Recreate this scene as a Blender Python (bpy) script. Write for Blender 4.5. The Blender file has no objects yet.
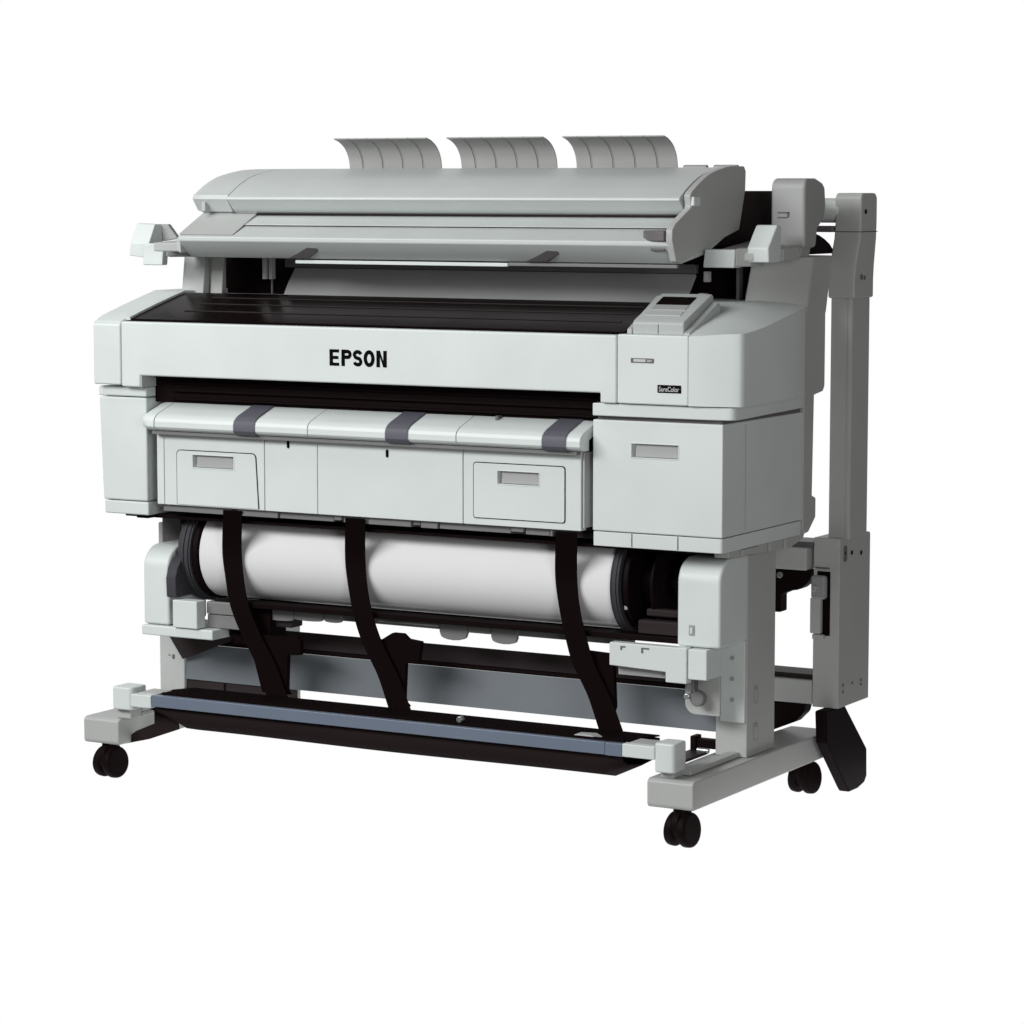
import bpy, bmesh, math, random
from mathutils import Vector, Matrix
random.seed(4)
PI = math.pi
sc = bpy.context.scene
COL = sc.collection
WPOS = {}

# ------------------------------------------------------------ materials
def mat(name, col, rough=0.45, spec=0.5, metal=0.0, bump=0.05, bscale=900, var=0.03, coat=0.0, stretch=None, ior=1.45):
    m = bpy.data.materials.new(name); m.use_nodes = True
    nt = m.node_tree; b = nt.nodes['Principled BSDF']
    b.inputs['Metallic'].default_value = metal; b.inputs['IOR'].default_value = ior
    b.inputs['Specular IOR Level'].default_value = spec
    b.inputs['Coat Weight'].default_value = coat
    b.inputs['Coat Roughness'].default_value = 0.2
    tc = nt.nodes.new('ShaderNodeTexCoord')
    src = tc.outputs['Object']
    if stretch:
        mp = nt.nodes.new('ShaderNodeMapping'); mp.inputs['Scale'].default_value = stretch
        nt.links.new(src, mp.inputs['Vector']); src = mp.outputs['Vector']
    n1 = nt.nodes.new('ShaderNodeTexNoise'); n1.inputs['Scale'].default_value = 7; n1.inputs['Detail'].default_value = 4
    nt.links.new(src, n1.inputs['Vector'])
    cr = nt.nodes.new('ShaderNodeValToRGB')
    c0 = [c*(1-var) for c in col]; c1 = [min(1, c*(1+var)) for c in col]
    cr.color_ramp.elements[0].position = .3; cr.color_ramp.elements[1].position = .7
    cr.color_ramp.elements[0].color = (*c0, 1); cr.color_ramp.elements[1].color = (*c1, 1)
    nt.links.new(n1.outputs['Fac'], cr.inputs['Fac']); nt.links.new(cr.outputs['Color'], b.inputs['Base Color'])
    mr = nt.nodes.new('ShaderNodeMapRange')
    mr.inputs['To Min'].default_value = max(.05, rough-.05); mr.inputs['To Max'].default_value = rough+.05
    nt.links.new(n1.outputs['Fac'], mr.inputs['Value']); nt.links.new(mr.outputs['Result'], b.inputs['Roughness'])
    n2 = nt.nodes.new('ShaderNodeTexNoise'); n2.inputs['Scale'].default_value = bscale; n2.inputs['Detail'].default_value = 2
    nt.links.new(src, n2.inputs['Vector'])
    bp = nt.nodes.new('ShaderNodeBump'); bp.inputs['Strength'].default_value = bump; bp.inputs['Distance'].default_value = .001
    nt.links.new(n2.outputs['Fac'], bp.inputs['Height']); nt.links.new(bp.outputs['Normal'], b.inputs['Normal'])
    return m

WHITE = mat('pale_grey_plastic', (.68, .735, .722), .42, .45)
OFFW  = mat('grey_painted_metal', (.46, .475, .465), .45, .4)
GREYP = mat('mid_grey_plastic', (.36, .37, .365), .45, .4)
GREYD = mat('dark_grey_plastic', (.135, .125, .13), .45, .4)
BLACK = mat('black_plastic', (.0075, .0040, .0044), .5, .3, bump=.08, ior=1.16)
SCAN = mat('scanner_shaded_plastic', (.55, .588, .578), .42, .45)  # darker copy of the pale plastic; light falloff over the scanner put into colour
CONS = mat('console_shaded_plastic', (.43, .46, .45), .42, .45)  # pale plastic darkened: shading of the upward-facing console is in the colour
GLOSS = mat('black_smoked_window', (.006, .003, .003), .2, .3, bump=.02, ior=1.11)
GROOVE= mat('seam_black', (.02, .014, .014), .8, .1)
BROWN = mat('dark_brown_fabric', (.022, .015, .016), .8, .15, bump=.5, bscale=1600, ior=1.2)
CLOTH = mat('black_webbing', (.008, .0045, .0048), .8, .1, bump=.5, bscale=1500, ior=1.15)
BLUE  = mat('blue_grey_anodised_bar', (.19, .23, .30), .38, .5, metal=.25)
STRAPG= mat('slate_latch_strip', (.11, .11, .135), .5, .3)
STEEL = mat('blue_grey_sheet_steel', (.155, .172, .188), .42, .5, metal=.2)
SILVER= mat('bright_metal', (.62, .64, .64), .28, .5, metal=.8, stretch=(1, 20, 20))
RIBBED= mat('ribbed_dark_rubber', (.05, .05, .058), .6, .3, bump=.9, bscale=260, stretch=(4, .5, .5))
GREYM = mat('hardware_grey', (.20, .20, .20), .45, .4)
DARKB = mat('dark_brown_plastic', (.030, .023, .024), .5, .25, ior=1.3)
GUIDE = mat('grey_paper_guide_plastic', (.35, .35, .345), .5, .35)
PAPER = mat('white_roll_paper', (.80, .80, .81), .75, .2, bump=.1, bscale=500, var=.01)
TEXTM = mat('black_print', (.004, .004, .004), .6, .1, bump=0, ior=1.2)
CLEAR = mat('smoky_lever_plastic', (.30, .31, .31), .25, .6)
LETTER= mat('pale_lettering', (.55, .56, .55), .5, .3, bump=0)

# ------------------------------------------------------------ object helpers
def empty(name, loc, label, cat, group=None):
    o = bpy.data.objects.new(name, None); COL.objects.link(o)
    o.empty_display_size = .1
    o.location = loc; WPOS[o] = Vector(loc)
    o['label'] = label; o['category'] = cat
    if group: o['group'] = group
    return o

def finish(name, bm, m, parent=None, bevel=0, seg=3, smooth=35, label=None):
    bmesh.ops.remove_doubles(bm, verts=bm.verts, dist=1e-6)
    bmesh.ops.recalc_face_normals(bm, faces=bm.faces)
    me = bpy.data.meshes.new(name); bm.to_mesh(me); bm.free()
    return from_mesh(name, me, m, parent, bevel, seg, smooth, label)

def from_mesh(name, me, m, parent=None, bevel=0, seg=3, smooth=35, label=None):
    me.materials.clear(); me.materials.append(m)
    vs = [v.co.copy() for v in me.vertices]
    lo = Vector([min(v[i] for v in vs) for i in range(3)]); hi = Vector([max(v[i] for v in vs) for i in range(3)])
    c = (lo+hi)/2
    me.transform(Matrix.Translation(-c))
    for p in me.polygons: p.use_smooth = True
    me.set_sharp_from_angle(angle=math.radians(smooth))
    o = bpy.data.objects.new(name, me); COL.objects.link(o)
    WPOS[o] = c
    if parent: o.parent = parent; o.location = c - WPOS[parent]
    else: o.location = c
    if bevel:
        b = o.modifiers.new('bevel', 'BEVEL'); b.width = bevel; b.segments = seg
        b.limit_method = 'ANGLE'; b.angle_limit = math.radians(28); b.harden_normals = True
        b.use_clamp_overlap = True
    if label: o['label'] = label
    return o

def dup(o, d, parent=None, keep=True):
    """copy an object and its children, moved by d"""
    c = o.copy(); COL.objects.link(c)
    WPOS[c] = WPOS[o] + Vector(d)
    p = parent if parent else o.parent
    if p: c.parent = p; c.location = WPOS[c] - WPOS[p]
    else: c.location = WPOS[c]
    for ch in list(o.children): dup(ch, d, c)
    return c

def nb(): return bmesh.new()
def b_box(bm, x0, x1, y0, y1, z0, z1):
    if x0 > x1: x0, x1 = x1, x0
    if y0 > y1: y0, y1 = y1, y0
    if z0 > z1: z0, z1 = z1, z0
    v = [bm.verts.new(p) for p in [(x0,y0,z0),(x1,y0,z0),(x1,y1,z0),(x0,y1,z0),(x0,y0,z1),(x1,y0,z1),(x1,y1,z1),(x0,y1,z1)]]
    for f in [(0,3,2,1),(4,5,6,7),(0,1,5,4),(1,2,6,5),(2,3,7,6),(3,0,4,7)]: bm.faces.new([v[i] for i in f])
def b_prism(bm, pts, a0, a1, axis):
    """extrude closed polygon along axis. axis x: pts=(y,z); y: pts=(x,z); z: pts=(x,y)"""
    def P(p, a):
        return {'x': (a, p[0], p[1]), 'y': (p[0], a, p[1]), 'z': (p[0], p[1], a)}[axis]
    A = [bm.verts.new(P(p, a0)) for p in pts]; B = [bm.verts.new(P(p, a1)) for p in pts]
    n = len(pts)
    bm.faces.new(A); bm.faces.new(list(reversed(B)))
    for i in range(n): bm.faces.new([A[i], A[(i+1) % n], B[(i+1) % n], B[i]])
def b_cyl(bm, c, r, length, axis='x', n=32, r2=None):
    r2 = r if r2 is None else r2
    ring = []
    for s, rr in ((-.5, r), (.5, r2)):
        L = []
        for i in range(n):
            a = 2*PI*i/n; u, v = rr*math.cos(a), rr*math.sin(a); w = s*length
            p = {'x': (w, u, v), 'y': (u, w, v), 'z': (u, v, w)}[axis]
            L.append(bm.verts.new((c[0]+p[0], c[1]+p[1], c[2]+p[2])))
        ring.append(L)
    bm.faces.new(ring[0]); bm.faces.new(list(reversed(ring[1])))
    for i in range(n): bm.faces.new([ring[0][i], ring[0][(i+1) % n], ring[1][(i+1) % n], ring[1][i]])
def box(name, x0, x1, y0, y1, z0, z1, m, parent=None, bevel=.003, seg=3, label=None):
    bm = nb(); b_box(bm, x0, x1, y0, y1, z0, z1)
    return finish(name, bm, m, parent, bevel, seg, label=label)
def prism(name, pts, a0, a1, axis, m, parent=None, bevel=.003, seg=3, smooth=35, label=None):
    bm = nb(); b_prism(bm, pts, a0, a1, axis)
    return finish(name, bm, m, parent, bevel, seg, smooth, label)
def cyl(name, c, r, length, axis, m, parent=None, bevel=.001, n=48, r2=None, label=None):
    bm = nb(); b_cyl(bm, c, r, length, axis, n, r2)
    return finish(name, bm, m, parent, bevel, 2, label=label)
def multi(name, boxes, m, parent=None, bevel=.001, seg=2, label=None):
    bm = nb()
    for b in boxes: b_box(bm, *b)
    return finish(name, bm, m, parent, bevel, seg, label=label)
def many(name, boxes, m, parent=None, bevel=.001, seg=2, label=None):
    return [box(name, *b, m, parent, bevel, seg, label) for b in boxes]
def arc(cx, cy, r, a0, a1, n, ry=None):
    ry = ry or r
    return [(cx+r*math.cos(math.radians(a0+(a1-a0)*i/n)), cy+ry*math.sin(math.radians(a0+(a1-a0)*i/n))) for i in range(n+1)]
def rrect(x0, x1, z0, z1, r, n=5, corners=(1,1,1,1)):
    pts = []
    for k, (cx, cz, a) in enumerate(((x1-r, z1-r, 0), (x0+r, z1-r, 90), (x0+r, z0+r, 180), (x1-r, z0+r, 270))):
        if corners[k]: pts += arc(cx, cz, r, a, a+90, n)
        else: pts.append(((x1, z1), (x0, z1), (x0, z0), (x1, z0))[k])
    return pts
def ribbon(name, path, x0, x1, th, m, parent=None, bevel=0, xs=None, label=None):
    """band of thickness th following path (y,z); x extents constant or given per point by xs"""
    bm = nb(); rows = []
    for i, (y, z) in enumerate(path):
        a = Vector(path[max(i-1, 0)]); b = Vector(path[min(i+1, len(path)-1)])
        t = (b-a).normalized(); nrm = Vector((t.y, -t.x))*th
        xa, xb = (x0, x1) if xs is None else xs[i]
        rows.append([bm.verts.new(p) for p in ((xa, y, z), (xb, y, z), (xb, y+nrm.x, z+nrm.y), (xa, y+nrm.x, z+nrm.y))])
    for i in range(len(rows)-1):
        for k in range(4): bm.faces.new([rows[i][k], rows[i][(k+1) % 4], rows[i+1][(k+1) % 4], rows[i+1][k]])
    bm.faces.new(rows[0]); bm.faces.new(list(reversed(rows[-1])))
    return finish(name, bm, m, parent, bevel, 2, 50, label)
def curve_pts(ctrl, n=8):
    """Catmull-Rom through control points of any dimension"""
    out = []
    P = [Vector(c) for c in ctrl]
    P = [2*P[0]-P[1]] + P + [2*P[-1]-P[-2]]
    for i in range(1, len(P)-2):
        for k in range(n):
            t = k/n
            out.append(.5*((2*P[i]) + (-P[i-1]+P[i+1])*t + (2*P[i-1]-5*P[i]+4*P[i+1]-P[i+2])*t*t + (-P[i-1]+3*P[i]-3*P[i+1]+P[i+2])*t**3))
    out.append(P[-2]); return out
def pocket(name, outline, y0, y1, hole, depth, m, parent=None, bevel=.001, seg=2, label=None):
    """plate with outline (x,z) from y0 (front) to y1, with a rectangular pocket or through hole"""
    hx0, hx1, hz0, hz1 = hole
    rect = [(hx0, hz0), (hx1, hz0), (hx1, hz1), (hx0, hz1)]
    bm = nb()
    def loop(pts, y): return [bm.verts.new((p[0], y, p[1])) for p in pts]
    def fill(lo, li):
        es = []
        for L in (lo, li):
            for i in range(len(L)):
                e = bm.edges.get((L[i], L[(i+1) % len(L)])) or bm.edges.new((L[i], L[(i+1) % len(L)])); es.append(e)
        bmesh.ops.triangle_fill(bm, edges=es, use_beauty=True)
    fo = loop(outline, y0); fi = loop(rect, y0); bo_ = loop(outline, y1)
    fill(fo, fi)
    n = len(outline)
    for i in range(n): bm.faces.new([fo[i], fo[(i+1) % n], bo_[(i+1) % n], bo_[i]])
    yb = y1 if depth is None else y0+depth
    bi = loop(rect, yb)
    for i in range(4): bm.faces.new([fi[i], fi[(i+1) % 4], bi[(i+1) % 4], bi[i]])
    if depth is None: fill(bo_, bi)
    else: bm.faces.new(bi); bm.faces.new(bo_)
    return finish(name, bm, m, parent, bevel, seg, label=label)
def strip2d(bm, pts, w, closed, yf, yb):
    n = len(pts); L = []
    for i in range(n):
        if closed: a, b = Vector(pts[i-1]), Vector(pts[(i+1) % n])
        else: a, b = Vector(pts[max(i-1, 0)]), Vector(pts[min(i+1, n-1)])
        t = (b-a).normalized(); nr = Vector((-t.y, t.x))*w/2
        p = Vector(pts[i]); L.append((p+nr, p-nr))
    V = [[bm.verts.new((q.x, y, q.y)) for q in (l[0], l[1]) for y in (yf, yb)] for l in L]
    for i in range(n if closed else n-1):
        a, b = V[i], V[(i+1) % n]
        for j, k in ((0, 2), (2, 3), (3, 1), (1, 0)): bm.faces.new([a[j], a[k], b[k], b[j]])
    if not closed:
        for a in (V[0], V[-1]): bm.faces.new([a[0], a[1], a[3], a[2]])
def epson(x0, x1, z0, z1, y, m, parent):
    H = z1-z0; W = (x1-x0)/224*1.0; st = H*.245; yb = y+.0006
    bm = nb(); px = lambda u: x0+u*W
    def rect(u0, z_0, u1_abs, z_1): b_box(bm, u0, u1_abs, y, yb, z_0, z_1)
    # E
    a, b = px(0), px(38); rect(a, z0, a+st, z1)
    for zz in (z0, z0+H*.41, z1-H*.19): b_box(bm, a+st, b if zz != z0+H*.41 else b-W*3, y, yb, zz, zz+H*.19)
    # P
    a, b = px(47), px(87); rect(a, z0, a+st, z1)
    r = H*.285-st*.45; cz = z1-H*.285; cx = b-H*.285
    strip2d(bm, [(a+st, z1-st*.45)]+[(cx+r*math.cos(math.radians(t)), cz+r*math.sin(math.radians(t))) for t in range(90, -91, -15)]+[(a+st, cz-r)], st*.9, False, y, yb)
    # S
    a, b = px(91), px(130); cx = (a+b)/2; rx = (b-a)/2-st*.5; rz = H*.25-st*.22
    cu, cl = z1-st*.45-rz, z0+st*.45+rz
    P = [(cx+rx*math.cos(math.radians(t)), cu+rz*math.sin(math.radians(t))) for t in range(15, 181, 15)]
    P += [tuple(p) for p in curve_pts([(cx-rx, cu), (cx-rx*.55, cu-rz*.78), (cx+rx*.55, cl+rz*.78), (cx+rx, cl)], 5)][1:]
    P += [(cx+rx*math.cos(math.radians(t)), cl+rz*math.sin(math.radians(t))) for t in range(-15, -166, -15)]
    strip2d(bm, P, st*.9, False, y, yb)
    # O
    a, b = px(134), px(177); cx = (a+b)/2; cz = (z0+z1)/2
    strip2d(bm, [(cx+((b-a)/2-st*.5)*math.cos(2*PI*i/32), cz+(H/2-st*.45)*math.sin(2*PI*i/32)) for i in range(32)], st*.97, True, y, yb)
    # N
    a, b = px(184), px(224); rect(a, z0, a+st, z1); rect(b-st, z0, b, z1)
    b_prism(bm, [(a+st, z1), (a+st, z1-H*.36), (b-st, z0), (b-st, z0+H*.36)], y, yb, 'y')
    return finish('logo', bm, m, parent, 0)
def text(name, body, x0, x1, y, z0, z1, m, parent, bold=.0, depth=.0004):
    cu = bpy.data.curves.new(name, 'FONT'); cu.body = body; cu.extrude = .001; cu.offset = bold
    to = bpy.data.objects.new('tmp', cu); COL.objects.link(to)
    bpy.context.view_layer.update()
    me = bpy.data.meshes.new_from_object(to.evaluated_get(bpy.context.evaluated_depsgraph_get()))
    bpy.data.objects.remove(to)
    xs = [v.co.x for v in me.vertices]; ys = [v.co.y for v in me.vertices]
    sx = (x1-x0)/(max(xs)-min(xs)); sz = (z1-z0)/(max(ys)-min(ys)); mx = min(xs); my = min(ys)
    for v in me.vertices:
        v.co = Vector((x0+(v.co.x-mx)*sx, y-(v.co.z/.001)*depth, z0+(v.co.y-my)*sz))
    me.flip_normals() if False else None
    return from_mesh(name, me, m, parent, 0)

# ============================================================ PRINTER
PR = empty('large_format_printer', (-.70, .22, 0), 'wide pale grey roll printer on casters with EPSON on its front and black straps', 'printer')

# ---- upper housing, left end cap
TOPZ = lambda y: .930 + .055*max(0, min(1, (y+.02)/.21))**.9
topl = [(-.02+.21*i/8, TOPZ(-.02+.21*i/8)) for i in range(9)]
pr = [(-.02, .800)] + [(-.02, .922)] + [(-.016, .928)] + topl[1:] + [(.40, .985), (.40, .800)]
prism('end_cap', pr, -1.411, -1.3425, 'x', WHITE, PR, .004, label='left end cap of the upper housing')
# ---- upper front cover with the notch of the paper slot
fc = [(-1.3405, .797), (-1.2945, .797), (-1.2935, .8205), (-.242, .8215), (-.242, .803), (-.2085, .803), (-.2085, .929), (-1.3405, .929)]
cover = prism('front_cover', fc, -.02, .006, 'y', WHITE, PR, .0035)
epson(-.8365, -.7055, .8545, .8865, -.0206, TEXTM, cover)
# rim around window
ribbon('window_rim', [(y, TOPZ(y)+.0005) for y in [0, .05, .1, .15, .192]], -1.3425, -1.3325, .006, WHITE, PR)
# smoked window
win = ribbon('window', [(y, TOPZ(y)-.004) for y in [.004, .03, .06, .10, .14, .17, .195]], -1.3325, -.205, .004, GLOSS, PR)
for z, y in ((.0, .06), (.0, .11), (.0, .155)):
    box('window_rail', -1.24, -.24, y, y+.004, TOPZ(y)-.005, TOPZ(y)-.0022, DARKB, win, .0005)
# housing core
prism('inner_housing', [(.008, .83), (.008, .915), (.19, .968), (.40, .975), (.40, .79), (.06, .79)], -1.341, -.06, 'x', BLACK, PR, 0)
# back shelf behind window
# ---- roll feed cover behind the window (grey slanted panel)
ribbon('feed_cover', [(.215, .975), (.235, 1.004), (.262, 1.034)], -1.104, -.185, .006, GREYP, PR, .001)
box('dark_rail', -1.13, -.185, .262, .275, 1.034, 1.052, GREYD, PR, .002)
box('back_panel', -1.358, -.075, .36, .372, .975, 1.085, BLACK, PR, 0)
many('support_bracket', [(-1.168, -1.158, .235, .25, 1.01, 1.06), (-1.152, -1.144, .235, .25, 1.01, 1.06)], OFFW, PR, .0015)
box('inner_rib', -1.158, -1.154, .252, .256, .975, 1.06, GREYD, PR, .001)
many('support_bracket', [(-.156, -.146, .235, .25, 1.02, 1.04), (-.150, -.135, .2, .215, .99, 1.0)], OFFW, PR, .0015)
box('inner_rib', -.118, -.112, .30, .32, .98, 1.06, GREYD, PR, .001)
# ---- control area panel
box('front_panel', -.2065, -.0615, -.02, .006, .8035, .931, WHITE, PR, .003)
bd = box('badge', -.178, -.131, -.0215, -.0195, .8795, .888, GREYD, PR, .0008)
box('badge_window', -.172, -.147, -.0222, -.0214, .8812, .8863, LETTER, bd, .0003)
text('lettering', 'oo', -.1445, -.1345, -.0217, .8817, .8857, LETTER, bd, .03, .0003)
bd2 = box('badge', -.123, -.075, -.0215, -.0195, .826, .8405, BLACK, PR, .0008)
text('lettering', 'SureColor', -.1195, -.0785, -.0217, .8285, .8375, LETTER, bd2, .01, .0003)
# ---- right end cap with a crowned top and a big rounded corner
def right_cap():
    bm = nb(); zb = .8035; ny = 8
    out = [(-.0605, -.02)] + [tuple(p) for p in curve_pts([(-.0605, -.020), (-.030, -.0165), (0, -.0105), (.024, -.0045)], 4)][1:]
    out += arc(.024, .0115, .015, -85, 0, 6)[1:] + [(.0395, .05), (.037, .11), (.031, .18), (.023, .25), (.014, .31), (.006, .345), (.002, .357)]
    def zt(x, y):
        base = .930+.055*max(0, min(1, (y+.02)/.21))**.9
        t = max(0, min(1, (x+.0605)/.10))
        low = .936+.026*max(0, min(1, (y-.0)/.30))
        w = t**1.5
        return base*(1-w)+low*w
    g = []
    for (x, y) in out:
        g.append([bm.verts.new((x+(-.0605-x)*j/ny, y, zt(x+(-.0605-x)*j/ny, y))) for j in range(ny+1)])
    for i in range(len(out)-1):
        for j in range(ny):
            vs = [g[i][j], g[i+1][j], g[i+1][j+1], g[i][j+1]]
            bm.faces.new(vs)
    per = [r[0] for r in g] + [g[-1][j] for j in range(1, ny+1)] + [r[ny] for r in reversed(g[:-1])][:-1]
    low = [bm.verts.new((v.co.x, v.co.y, zb)) for v in per]; n = len(per)
    for i in range(n): bm.faces.new([per[i], low[i], low[(i+1) % n], per[(i+1) % n]])
    bm.faces.new(low)
    bmesh.ops.remove_doubles(bm, verts=bm.verts, dist=1e-5)
    bmesh.ops.dissolve_degenerate(bm, edges=bm.edges, dist=1e-5)
    return finish('end_cap', bm, WHITE, PR, .003, 3, 40, label='rounded right end cap of the upper housing')
right_cap()
# top deck between control panel and riser
prism('top_deck', [(.008, .925), (.008, TOPZ(.008)-.001)]+[(y, TOPZ(y)-.0005) for y in (.05, .1, .15, .19)]+[(.358, .984), (.358, .90)], -.200, -.0615, 'x', WHITE, PR, .001)
# control panel console
cp = prism('control_panel', [(-.004, .93), (-.004, .952), (.001, .957), (.115, 1.0025), (.121, .998), (.121, .945)], -.1835, -.0785, 'x', CONS, PR, .003)
def on_panel(y): return .957+(y-.001)*(1.0025-.957)/.114
def plate(name, x0, x1, y0, y1, h, m, parent, bevel=.0006):
    bm = nb(); h0 = -.001
    vs = []
    for (x, y) in ((x0, y0), (x1, y0), (x1, y1), (x0, y1)):
        vs.append((bm.verts.new((x, y, on_panel(y)+h0)), bm.verts.new((x, y, on_panel(y)+h))))
    bm.faces.new([v[0] for v in reversed(vs)]); bm.faces.new([v[1] for v in vs])
    for i in range(4): bm.faces.new([vs[i][0], vs[(i+1) % 4][0], vs[(i+1) % 4][1], vs[i][1]])
    return finish(name, bm, m, parent, bevel, 2)
plate('screen', -.171, -.102, .066, .097, .0016, GLOSS, cp)
plate('button_row', -.171, -.100, .044, .062, .0014, GREYP, cp)
plate('button_row', -.171, -.098, .020, .036, .0014, OFFW, cp)
box('seam', -.131, -.1302, -.0046, -.003, .932, .950, GROOVE, cp, 0)
# console cheek on the right
prism('console_cheek', [(-.008, .928), (-.008, .935), (.112, .988), (.122, .983), (.122, .945)], -.0782, -.0640, 'x', CONS, PR, .003)
prism('console_cheek', [(-.004, .930), (-.004, .940), (.116, .998), (.124, .994), (.124, .945)], -.1955, -.1845, 'x', CONS, PR, .003)
# ---- skirt under the right side of the housing
def plan_corner(x0, x1, yfr, yb, r, n=10, rx=None):
    rx = rx or r
    return [(x0, yfr)] + [(x1-rx+rx*math.sin(PI/2*i/n), yfr+r-r*math.cos(PI/2*i/n)) for i in range(n+1)] + [(x1, yb), (x0, yb)]
SK = [(-.262, -.012), (-.03, -.010), (.006, -.004)] + arc(.010, .010, .014, -80, 0, 5) + [(.022, .06), (.014, .14), (.004, .30), (.0, .355), (-.262, .355)]
prism('skirt', SK, .7785, .8020, 'z', WHITE, PR, .002)
prism('seam', plan_corner(-.258, -.004, .004, .35, .01), .7704, .7785, 'z', GREYD, PR, 0)
# ---- right lower cabinet
cab = pocket('cabinet', [(-.2675, .5625), (0, .5625), (0, .7705), (-.2675, .7705)], 0, .357, (-.186, -.0905, .7035, .7285), .012, WHITE, PR, .0025, 3)
prism('cabinet_base', plan_corner(-.2665, -.0005, .0015, .352, .006, n=3), .534, .561, 'z', WHITE, PR, .003)
for x in (-.186, -.091): box('seam', x, x+.0012, .0006, .003, .536, .5605, GROOVE, PR, 0)
box('seam', -.0012, .0007, .0955, .0985, .568, .765, OFFW, PR, .0004)
def handle(x0, x1, z0, z1, y, parent, d=.0118):
    # finger pocket: slanted grip plate inside the recess
    h = prism('handle', [(y+d-.001, z0+.0008), (y+.0035, z0+.0008), (y+.0065, z1-.006), (y+.0065, z1-.0008), (y+d-.001, z1-.0008)], x0+.006, x1-.0012, 'x', GREYP, parent, .0005)
    multi('handle_rim', [(x0-.0022, x0-.0002, y-.0008, y+.0006, z0-.002, z1+.002), (x1+.0002, x1+.0022, y-.0008, y+.0006, z0-.002, z1+.002), (x0-.0002, x1+.0002, y-.0008, y+.0006, z0-.002, z0-.0002), (x0-.0002, x1+.0002, y-.0008, y+.0006, z1+.0002, z1+.002)], WHITE, h, .0004)
    return h
handle(-.186, -.0905, .7035, .7285, 0, cab)
# ---- rear body, full width
rb = [(.357, .545), (.357, .975), (.455, .965), (.455, .815), (.447, .805), (.405, .800), (.400, .606), (.418, .600), (.418, .562), (.40, .548), (.385, .536), (.37, .534)]
prism('rear_body', rb, -1.405, .0015, 'x', OFFW, PR, .003)
prism('base_lip', [(.05, .520), (.05, .5325), (.355, .5325), (.40, .545), (.385, .522), (.33, .512), (.24, .514)], -.04, -.010, 'x', OFFW, PR, .002)
many('clip', [(-.0095, -.005, .10, .17, .519, .531), (-.0095, -.004, .22, .24, .515, .533), (-.0095, -.004, .29, .32, .512, .533)], OFFW, PR, .001)
# ---- right riser (tall rear shoulder)
bm = nb(); base = [(-.088, .262), (-.06, .282), (-.03, .318), (.002, .362), (.002, .456), (-.088, .456)]
top = [(-.078, .285), (-.05, .297), (-.02, .330), (.012, .372), (.012, .462), (-.078, .462)]
A = [bm.verts.new((x, y, .955)) for x, y in base]; B = [bm.verts.new((x, y, 1.068)) for x, y in top]
bm.faces.new(list(reversed(A))); bm.faces.new(B)
for i in range(6): bm.faces.new([A[i], A[(i+1) % 6], B[(i+1) % 6], B[i]])
finish('rear_shoulder', bm, OFFW, PR, .004, 3, 30)
prism('rear_shoulder', [(.24, .97), (.255, 1.075), (.265, 1.075), (.265, .97)], -1.378, -1.322, 'x', OFFW, PR, .003)
prism('rear_shoulder', [(.26, .97), (.27, 1.075), (.278, 1.075), (.278, .97)], -1.318, -1.288, 'x', OFFW, PR, .002)
box('shoulder_web', -1.345, -1.290, .268, .272, .97, 1.07, OFFW, PR, 0)
# dark cap behind right riser
prism('rear_hood', [(.455, 1.071), (.504, 1.071), (.490, 1.080), (.475, 1.090), (.45, 1.100), (.426, 1.107), (.39, 1.114), (.355, 1.118), (.355, 1.071)], -.05, 0, 'x', BLACK, PR, .002)
# ---- paper exit slot
multi('exit_slot', [(-1.293, -.242, .031, .25, .765, .8195)], BLACK, PR, 0)
multi('slot_rail', [(-1.25, -.245, .024, .031, .8035, .807), (-1.25, -.245, .022, .030, .788, .792), (-1.25, -.245, .018, .055, .772, .7755)], BLACK, PR, .0008)
box('slot_cheek', -1.3005, -1.2915, -.017, .034, .7965, .8205, OFFW, PR, .001)
# ---- left lower cabinet
prism('cabinet', [(-1.4055, .5625), (-1.294, .5625), (-1.294, .774), (-1.4135, .774)], 0, .35, 'y', WHITE, PR, .004)
box('cabinet_top', -1.4145, -1.294, .0, .30, .776, .7955, WHITE, PR, .003)
box('cabinet_base', -1.404, -1.293, .0015, .34, .534, .561, WHITE, PR, .003)
box('rubber_foot', -1.345, -1.315, .03, .06, .524, .534, BLACK, PR, .002)
box('cabinet_cheek', -1.290, -1.235, .06, .34, .545, .765, OFFW, PR, .003)
# ---- output cover (long rounded bar)
oc = [(.028, .765), (.028, .7745), (-.010, .7700), (-.064, .7515), (-.0735, .7470), (-.0800, .7415), (-.0820, .7350), (-.0820, .7245), (-.0785, .7205), (-.0705, .7165), (-.045, .7150), (-.045, .735)]
segs = [(-1.2195, -.852), (-.8502, -.515), (-.5132, -.2475)]
for a, b in segs: prism('output_cover', oc, a, b, 'x', WHITE, PR, .0008, 2, 16)
# rounded left nose
bm = nb(); rings = []
for k in range(8):
    t = k/7; s = math.sqrt(1-(1-t)**2) if t < 1 else 1
    x = -1.2575 + .036*t
    cy, cz = -.02, .742
    rings.append([bm.verts.new((x, cy+(y-cy)*(.80+.20*s), cz+(z-cz)*(.72+.28*s))) for y, z in oc])
for i in range(7):
    for j in range(len(oc)): bm.faces.new([rings[i][j], rings[i][(j+1) % len(oc)], rings[i+1][(j+1) % len(oc)], rings[i+1][j]])
bm.faces.new(rings[0]); bm.faces.new(list(reversed(rings[-1])))
finish('output_cover_nose', bm, WHITE, PR, 0, 2, 40)
box('cover_groove', -.455, -.29, -.014, -.010, .7660, .7722, GREYD, PR, .0005)
box('cover_catch', -.458, -.452, -.03, -.010, .7640, .7722, GREYD, PR, .0005)
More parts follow.
